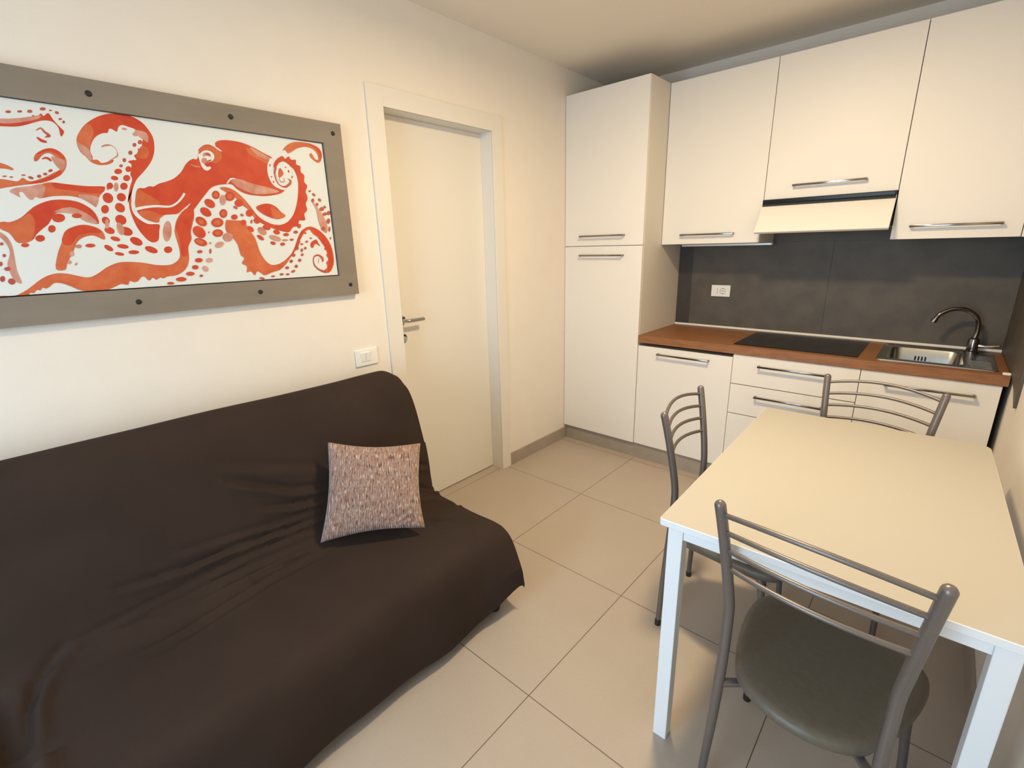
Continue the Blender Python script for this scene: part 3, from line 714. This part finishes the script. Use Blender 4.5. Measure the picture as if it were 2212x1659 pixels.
for line in OCT.strip().split('\n'):
    kind, ci = line[0], int(line[1]); dat = line.split(' ', 1)[1].split(' '); lay += 1
    if kind == 'P':
        pts = [tuple(int(v)/1e4 for v in s.split(',')) for s in dat]
        pts = [(p.x, p.y) for p in spline([(a, c_, 0) for a, c_ in pts], 3, closed=True)]
    elif kind == 'E':
        o0, o1, a0, a1, c0, c1 = [int(v)/1e4 for v in dat]
        pts = [(o0+a0*math.cos(q)+c0*math.sin(q), o1+a1*math.cos(q)+c1*math.sin(q)) for q in (2*math.pi*k/20 for k in range(20))]
    else:
        S_ = [tuple(int(v)/1e4 for v in s.split(',')) for s in dat]
        S_ = spline(S_, 5); Lf, Rf = [], []
        for i, p in enumerate(S_):
            q = S_[min(i+1, len(S_)-1)]; r = S_[max(i-1, 0)]; dx, dy = q.x-r.x, q.y-r.y; n_ = math.hypot(dx, dy) or 1
            hw = max(p.z, .0005)
            Lf.append((p.x-dy/n_*hw, p.y+dx/n_*hw)); Rf.append((p.x+dy/n_*hw, p.y-dx/n_*hw))
        pts = Lf + Rf[::-1]
    x = .0186 + lay*.000012
    if kind == 'S':
        quads = [[Lf[i], Lf[i+1], Rf[i+1], Rf[i]] for i in range(len(Lf)-1)]
    else: quads = [pts]
    for pp in quads:
        pp = clip(pp)
        cl = []
        for p in pp:
            if not cl or math.hypot(p[0]-cl[-1][0], p[1]-cl[-1][1]) > 1e-5: cl.append(p)
        if len(cl) < 3: continue
        f = b.faces.new([b.verts.new((x, p[0], p[1])) for p in cl]); f.material_index = ci
        f.normal_update()
        if f.normal.x < 0: f.normal_flip()
big = [f for f in b.faces if len(f.verts) > 4]
bmesh.ops.triangulate(b, faces=big, ngon_method='BEAUTY')
me = bpy.data.meshes.new('octopus_artwork'); b.to_mesh(me); b.free()
for m_ in inks: me.materials.append(m_)
oc = bpy.data.objects.new('octopus_artwork', me); COL.objects.link(oc); oc.parent = t
tag(oc, 'red and orange painted octopus with curling suckered arms')
settle(t, (.004, (PY0+PY1)/2, PZ0))

# ------------------------------------------------------------ sofa under its throw
SY_END, SY_BEG = -1.612, -3.56
prof = [(.045, .10), (.045, .55), (.055, .84), (.10, .905), (.15, .918), (.2, .895), (.27, .81), (.38, .46), (.44, .392), (.52, .372), (.80, .372), (.868, .362), (.902, .325), (.918, .26), (.926, .16), (.926, .055)]
Ps = [Vector((x, 0, z)) for x, z in prof]
dense = spline(Ps, 24)
acc = [0.0]
for a, c_ in zip(dense, dense[1:]): acc.append(acc[-1]+(c_-a).length)
s0 = acc[3*24]     # arc length measured from the top rear edge, the folds below use it
def at_s(s):
    s = s + s0
    lo, hi = 0, len(acc)-1
    while hi-lo > 1:
        md = (lo+hi)//2
        if acc[md] <= s: lo = md
        else: hi = md
    k = (s-acc[lo])/max(acc[hi]-acc[lo], 1e-9); p = dense[lo].lerp(dense[hi], min(max(k, 0), 1)); tn = (dense[hi]-dense[lo]).normalized()
    return p, Vector((-tn.z, 0, tn.x))*-1
folds = [([(0.67,-2.70),(0.665,-2.55),(0.66,-2.38),(0.68,-2.15)], .0045, .009), ([(0.50,-2.62),(0.515,-2.45),(0.54,-2.30),(0.555,-2.1)], .005, .011), ([(0.80,-2.75),(0.775,-2.6),(0.745,-2.42),(0.74,-2.22)], .004, .010),
 ([(0.532,-2.786),(0.543,-2.716),(0.554,-2.62),(0.558,-2.513),(0.563,-2.394),(0.576,-2.265),(0.579,-2.138)], .0085, .012),
 ([(0.626,-2.933),(0.621,-2.837),(0.614,-2.735),(0.608,-2.601),(0.601,-2.448),(0.606,-2.277),(0.619,-2.1)], .0058, .012),
 ([(0.637,-2.807),(0.632,-2.676),(0.635,-2.537),(0.638,-2.379),(0.659,-2.203)], .0045, .010),
 ([(0.744,-2.769),(0.736,-2.668),(0.719,-2.567),(0.699,-2.404),(0.693,-2.268),(0.704,-2.15)], .0070, .010),
 ([(0.327,-2.428),(0.388,-2.321),(0.44,-2.227),(0.486,-2.05)], .010, .016),
 ([(0.464,-2.342),(0.497,-2.243),(0.528,-2.08)], .009, .014),
 ([(0.615,-1.80),(0.635,-1.709),(0.672,-1.659),(0.70,-1.60)], .012, .012),
 ([(0.70,-1.82),(0.724,-1.757),(0.755,-1.697),(0.838,-1.64)], .011, .012),
 ([(0.883,-3.031),(0.767,-3.022),(0.683,-2.994),(0.626,-2.933)], .013, .018),
 ([(0.262,-2.435),(0.325,-2.286),(0.408,-2.05)], .005, .02),
 ([(0.846,-1.813),(0.893,-1.786),(0.925,-1.746)], .006, .012),
 ([(0.649,-2.887),(0.643,-2.803),(0.646,-2.681),(0.653,-2.544)], .005, .010),
 ([(0.50,-1.78),(0.54,-1.70),(0.56,-1.61)], .008, .014), ([(0.56,-3.5),(0.60,-3.25),(0.70,-3.08),(0.95,-3.05),(1.25,-3.06)], .018, .03)]
def fold_h(s, y):
    h = 0.0
    for pl, A_, wd in folds:
        bd = None; tot = len(pl)-1
        for i in range(tot):
            (s1, y1), (s2, y2) = pl[i], pl[i+1]; ds, dy = s2-s1, y2-y1; L2 = ds*ds+dy*dy
            k = ((s-s1)*ds+(y-y1)*dy)/L2; kk = min(max(k, 0), 1)
            ex, ey = s-s1-kk*ds, y-y1-kk*dy; d_ = math.hypot(ex, ey)
            if bd is None or d_ < bd[0]: bd = (d_, (i+kk)/tot, (1 if ex > 0 else -1)*d_)
        if bd[0] < wd*5:
            tp = math.sin(math.pi*min(max(bd[1]*.84+.08, 0), 1))**.7
            q = bd[2]/(wd*.88); h += 1.45*A_*tp*(math.exp(-q*q) - .8*math.exp(-((q-1.6)**2)))
    return h
smin, smax = -s0, acc[-1]-s0
ns = 230; nyc = 210; ne = 16
b = bmesh.new(); grid = []
for j in range(nyc+ne+1):
    row = []
    for i in range(ns+1):
        s = smin + (smax-smin)*i/ns; p, nr = at_s(s)
        yend = SY_END - .032*min(max((s-.45)/.2, 0), 1)
        yb = SY_BEG + (yend-SY_BEG)*min(j, nyc)/nyc
        h = fold_h(s, yb) if s > .2 else 0
        h += .004*noise.noise(Vector((s*3, yb*2.2, 0))) + .0018*noise.noise(Vector((s*9, yb*5, 4)))
        # backrest padding softens towards its end
        e = max(0, 1-(yend-yb)/.07); rd = e*e*.030
        q = p + nr*h
        if s < .5: q.z -= rd*1.1 if p.z > .6 else rd*.3
        if s > .5: q.z -= rd*.35
        hem = max(0, min(1, (s-1.2)/.2))
        q.x += hem*(.006*math.sin(yb*9+.6)+.004*math.sin(yb*21))
        q.z += hem*(.008*math.sin(yb*5.0+1))
        cf = max(0, 1-(yend-yb)/.16)*max(0, min(1, (s-1.08)/.25)); q.x += .035*cf; q.z += .055*cf*hem + .025*hem*max(0, 1-(yend-yb)/.35)
        y = yb
        if j > nyc:
            f = (j-nyc)/ne; zt = q.z
            hz = .13 if p.x > .5 else .09
            ang = min(f*3, 1)*math.pi/2
            y = yend + .018*math.sin(ang) + (.015*math.sin(p.x*25)+.012)*f
            drop = max(0, (f-.12)/.88); zz = zt*(1-drop) + min(hz, zt)*drop
            q = Vector((q.x + .015*f*min(max((p.x-.7)/.2, 0), 1), 0, zz - .006*(1-math.cos(ang))))
        row.append(b.verts.new((max(q.x, .012), y, q.z)))
    grid.append(row)
for j in range(len(grid)-1):
    for i in range(ns): b.faces.new((grid[j][i], grid[j+1][i], grid[j+1][i+1], grid[j][i+1]))
t = thing('sofa', 'long sofa bed under a dark brown fitted throw against the left wall', 'sofa')
cv = new('throw_cover', b, m_cloth, t, smooth=1.2)
new('seat_mattress', bx(.42, .86, SY_BEG+.03, -1.70, .14, .335, bev=.03), m_cloth, t)
new('back_mattress', bx(.07, .19, SY_BEG+.03, -1.70, .30, .84, bev=.03), m_cloth, t)
for x, y in ((.865, -1.705), (.865, -3.40), (.16, -1.76), (.16, -3.40)):
    b = bmesh.new(); lathe(b, [(.024, 0), (.028, .02), (.030, .145)], (x, y, 0), 'z', 20); tag(new('leg', b, m_rub, t), 'round black sofa foot')
settle(t, (.48, -2.6, 0))

# ------------------------------------------------------------ cushion
c4 = {(0,0): (.452,-2.208,.405), (1,0): (.680,-1.888,.405), (0,1): (.359,-2.081,.751), (1,1): (.564,-1.792,.704)}
c4 = {k: Vector(v) for k, v in c4.items()}
N_ = 44; b = bmesh.new(); uvl = b.loops.layers.uv.new('UVMap')
nn = (c4[1,0]-c4[0,0]).cross(c4[0,1]-c4[0,0]).normalized(); 
if nn.x < 0: nn = -nn
cen = sum(c4.values(), Vector())/4
def cpos(u, v, side):
    # edges bow inwards between the pulled-out corners
    uu = u + (.5-u)*.085*math.sin(math.pi*v)*1.0; vv = v + (.5-v)*.10*math.sin(math.pi*u)
    p = c4[0,0]*(1-uu)*(1-vv)+c4[1,0]*uu*(1-vv)+c4[0,1]*(1-uu)*vv+c4[1,1]*uu*vv
    bl = (max(0, 4*u*(1-u))*max(0, 4*v*(1-v)))**.42
    h = .052*bl
    h += .0035*noise.noise(Vector((u*5, v*5, side*3)))*bl
    # crease across the lower right corner
    if side > 0:
        d_ = (u-.80)*.55-(v-.10)*.83+.0
        for k, a_ in ((0.0, .017), (.06, .011), (-.07, .008)):
            tw = max(0, 1-abs((u-.84)*.83+(v-.16)*.55)/.22)
            h -= a_*math.exp(-((d_+k)/.014)**2)*tw
    return p + nn*h*side
for side in (1, -1):
    vg = [[b.verts.new(cpos(i/N_, j/N_, side)) for i in range(N_+1)] for j in range(N_+1)]
    for j in range(N_):
        for i in range(N_):
            f = b.faces.new((vg[j][i], vg[j][i+1], vg[j+1][i+1], vg[j+1][i]))
            for lp, (u, v) in zip(f.loops, ((i, j), (i+1, j), (i+1, j+1), (i, j+1))): lp[uvl].uv = (u/N_, v/N_)
bmesh.ops.remove_doubles(b, verts=b.verts, dist=1e-5)
cu = new('cushion', b, m_cush, None, smooth=1.5)
tag(cu, 'square pinkish-beige flecked scatter cushion leaning on the sofa back', 'cushion')
cu.data.transform(Matrix.Translation(-Vector((.51, -2.0, .40)))); cu.location = (.51, -2.0, .40)

# ------------------------------------------------------------ table
TA = .0251; TXA, TYA, TZ = 1.5937, -1.7871, .7625; TL, TWd = 1.1252, .7085
t = thing('dining_table', 'white rectangular dining table with pale top against the right wall', 'table', (TXA, TYA, 0), TA)
b = bmesh.new(); r = .022
def rrect4(x0, x1, y0, y1, rs, n=6):
    P = []
    for (cx, cy, a), r in zip(((x1, y1, 0), (x0, y1, 90), (x0, y0, 180), (x1, y0, 270)), rs):
        sx = -1 if cx == x1 else 1; sy = -1 if cy == y1 else 1
        for k in range(n+1):
            q = math.radians(a+90*k/n); P.append((cx+sx*r+r*math.cos(q), cy+sy*r+r*math.sin(q), 0))
    return P
L0 = rrect4(0, TWd, 0, TL, (.030, .022, .008, .022))
def slab(b, L0, z0, z1, bev=.0015):
    def off(k): return [((x-TWd/2)*(1-k/TWd*2)+TWd/2, (y-TL/2)*(1-k/TL*2)+TL/2) for x, y, _ in L0]
    rg = [[b.verts.new((x, y, z)) for x, y in off(k)] for k, z in ((bev, z0), (0, z0+bev), (0, z1-bev), (bev, z1))]
    m_ = len(L0)
    for i in range(3):
        for k in range(m_): b.faces.new((rg[i][k], rg[i][(k+1)%m_], rg[i+1][(k+1)%m_], rg[i+1][k]))
    b.faces.new(rg[0][::-1]); b.faces.new(rg[3])
slab(b, L0, TZ-.020, TZ)
for f in b.faces: f.normal_update()
b.faces.ensure_lookup_table()
for f in b.faces:
    f.material_index = 0 if (abs(f.normal.z) > .9 and f.calc_center_median().z > TZ-.003) else 1
tt = new('tabletop', b, [m_tablet, m_tablem], t, smooth=.5)
b = bmesh.new(); LG = .040; IN = .019
a0, a1, d0, d1 = IN+.006, TWd-IN-.006, IN+.006, TL-IN-.006
zt, zb = TZ-.0205, TZ-.058
box(b, IN+LG, TWd-IN-LG, d0, d0+.02, zb, zt, bev=.001); box(b, IN+LG, TWd-IN-LG, d1-.02, d1, zb, zt, bev=.001)
box(b, a0, a0+.02, IN+LG, TL-IN-LG, zb, zt, bev=.001); box(b, a1-.02, a1, IN+LG, TL-IN-LG, zb, zt, bev=.001)
new('apron', b, m_tablem, t)
for x in (IN, TWd-IN-LG):
    for y in (IN, TL-IN-LG): new('leg', bx(x, x+LG, y, y+LG, 0, zt, bev=.002), m_tablem, t)

# ------------------------------------------------------------ chairs
FW = [(0, .027), (.05, .028), (.209, .033), (.343, .040), (.454, .046), (.578, .052), (.649, .045), (.735, .032), (.82, .017), (.90, 0)]
HW = [(0, .182), (.25, .170), (.45, .166), (.60, .168), (.75, .182), (.90, .198)]
def post_pt(s, z): return Vector((s*interp(HW, z), interp(FW, z), z))
RAILZ = (.865, .817, .768, .716)
def make_chair(label):
    t = thing('dining_chair', label, 'chair')
    for s in (-1, 1):
        b = bmesh.new(); pts = [post_pt(s, z) for z in (.012, .06, .13, .21, .29, .36, .42, .48, .54, .60, .66, .72, .78, .84, .889)]
        pts = spline(pts, 3); rr = [.0095+.0035*min(1, p.z/.35) for p in pts]
        tube(b, pts, rr, 18, dome=True); lg = new('back_post', b, m_chairm, t, smooth=.8)
        b = bmesh.new(); q = post_pt(s, 0); lathe(b, [(.0115, 0), (.0115, .02), (.0100, .026)], (q.x, q.y, 0), 'z', 18); new('foot_cap', b, m_rub, lg, smooth=.6)
        b = bmesh.new(); fx, fy = .172, .360
        pts = spline([(s*fx, fy, .368), (s*(fx+.008), fy+.010, .31), (s*(fx+.014), fy+.016, .22), (s*(fx+.022), fy+.022, .12), (s*(fx+.026), fy+.028, .012)], 5)
        tube(b, pts, [.012-.002*i/(len(pts)-1) for i in range(len(pts))], 16); lg = new('front_leg', b, m_chairm, t, smooth=.8)
        b = bmesh.new(); lathe(b, [(.0115, 0), (.0115, .02), (.0100, .026)], (s*(fx+.026), fy+.028, 0), 'z', 18); new('foot_cap', b, m_rub, lg, smooth=.6)
    for z in RAILZ:
        a, c_ = post_pt(-1, z), post_pt(1, z); b = bmesh.new(); pts = []
        for k in range(25):
            u = k/24; p = a.lerp(c_, u); q = math.sin(math.pi*u)**.85; p.y -= .038*q; p.z += (.012+.10*max(0, z-.735))*q; pts.append(p)
        tube(b, pts, .0062, 12); new('back_rail', b, m_chairm, t, smooth=.8)
    b = bmesh.new()
    for s in (-1, 1): tube(b, [post_pt(s, .366), Vector((s*.125, .085, .366)), Vector((s*.130, .110, .366)), Vector((s*.172, .360, .366))], .0110, 14)
    tube(b, [Vector((-.126, .095, .366)), Vector((.126, .095, .366))], .0105, 14); tube(b, [Vector((-.172, .360, .366)), Vector((.172, .360, .366))], .0105, 14)
    new('seat_frame', b, m_chairm, t, smooth=.8)
    half = [(0, .010), (.05, .016), (.10, .036), (.137, .066), (.158, .11), (.182, .18), (.202, .27), (.208, .35), (.198, .40), (.168, .430), (.10, .444), (0, .449)]
    out = [(x, y, 0) for x, y in half] + [(-x, y, 0) for x, y in half[-2:0:-1]]
    out = [(p.x, p.y) for p in spline(out, 5, closed=True)]
    b = bmesh.new(); C_ = (0, .23); z0 = .3775
    secs = [(.90, z0), (.965, z0+.002), (.992, z0+.009), (1.0, z0+.017), (.992, z0+.026), (.965, z0+.033), (.90, z0+.037), (.75, z0+.0385), (.5, z0+.037), (.25, z0+.0355)]
    rg = [[b.verts.new((C_[0]+(x-C_[0])*k, C_[1]+(y-C_[1])*k, z)) for x, y in out] for k, z in secs]
    m_ = len(out)
    for i in range(len(rg)-1):
        for k in range(m_): b.faces.new((rg[i][k], rg[i][(k+1)%m_], rg[i+1][(k+1)%m_], rg[i+1][k]))
    b.faces.new(rg[0][::-1]); b.faces.new(rg[-1])
    new('seat', b, m_seat, t, smooth=1.0)
    for x in (-.09, .09):
        b = bmesh.new(); lathe(b, [(.008, z0-.012), (.008, z0+.001)], (x, .075, 0), 'z', 12)
        new('seat_stud', b, m_rub, t)
    return t
def copy_thing(o):
    c_ = o.copy(); COL.objects.link(c_)
    for ch in o.children:
        d_ = ch.copy(); COL.objects.link(d_); d_.parent = c_
        for g_ in ch.children:
            e = g_.copy(); COL.objects.link(e); e.parent = d_
    return c_
spots = [((1.9555, -1.8675), (2.154-1.757, -1.888+1.847), 'taupe metal chair closest to the viewer, at the near end of the table'),
         ((1.3905, -1.1645), None, 'taupe metal chair tucked under the long side of the table, facing away from the sofa'),
         ((1.9415, -.4985), None, 'taupe metal chair at the far end of the table, in front of the kitchen drawers')]
angs = [math.atan2(-.041, .397), math.radians(-90)+math.atan2(.023, .395), math.radians(180)+math.atan2(-.061, .391)]
c0 = make_chair(spots[0][2])
for k, ((xy, _, lab), an) in enumerate(zip(spots, angs)):
    o = c0 if k == 0 else copy_thing(c0)
    o.location = (*xy, 0); o.rotation_euler = (0, 0, an); o['label'] = lab; o['group'] = 'dining chairs around the table'

# ------------------------------------------------------------ ceiling lamp (above the table side, out of the picture)
t = thing('ceiling_lamp', 'round flush opal ceiling lamp in the middle of the room', 'lamp')
b = bmesh.new(); lathe(b, [(.16, HC-.028), (.16, HC-.001)], (1.41, -1.30, 0), 'z', 40); new('base', b, m_plast, t, smooth=.6)
b = bmesh.new(); lathe(b, [(.145, HC-.0285), (.14, HC-.055), (.115, HC-.080), (.07, HC-.094), (.02, HC-.098)], (1.41, -1.30, 0), 'z', 40)
new('diffuser', b, m_lampg, t, smooth=1.0)
settle(t, (1.41, -1.30, HC-.001))
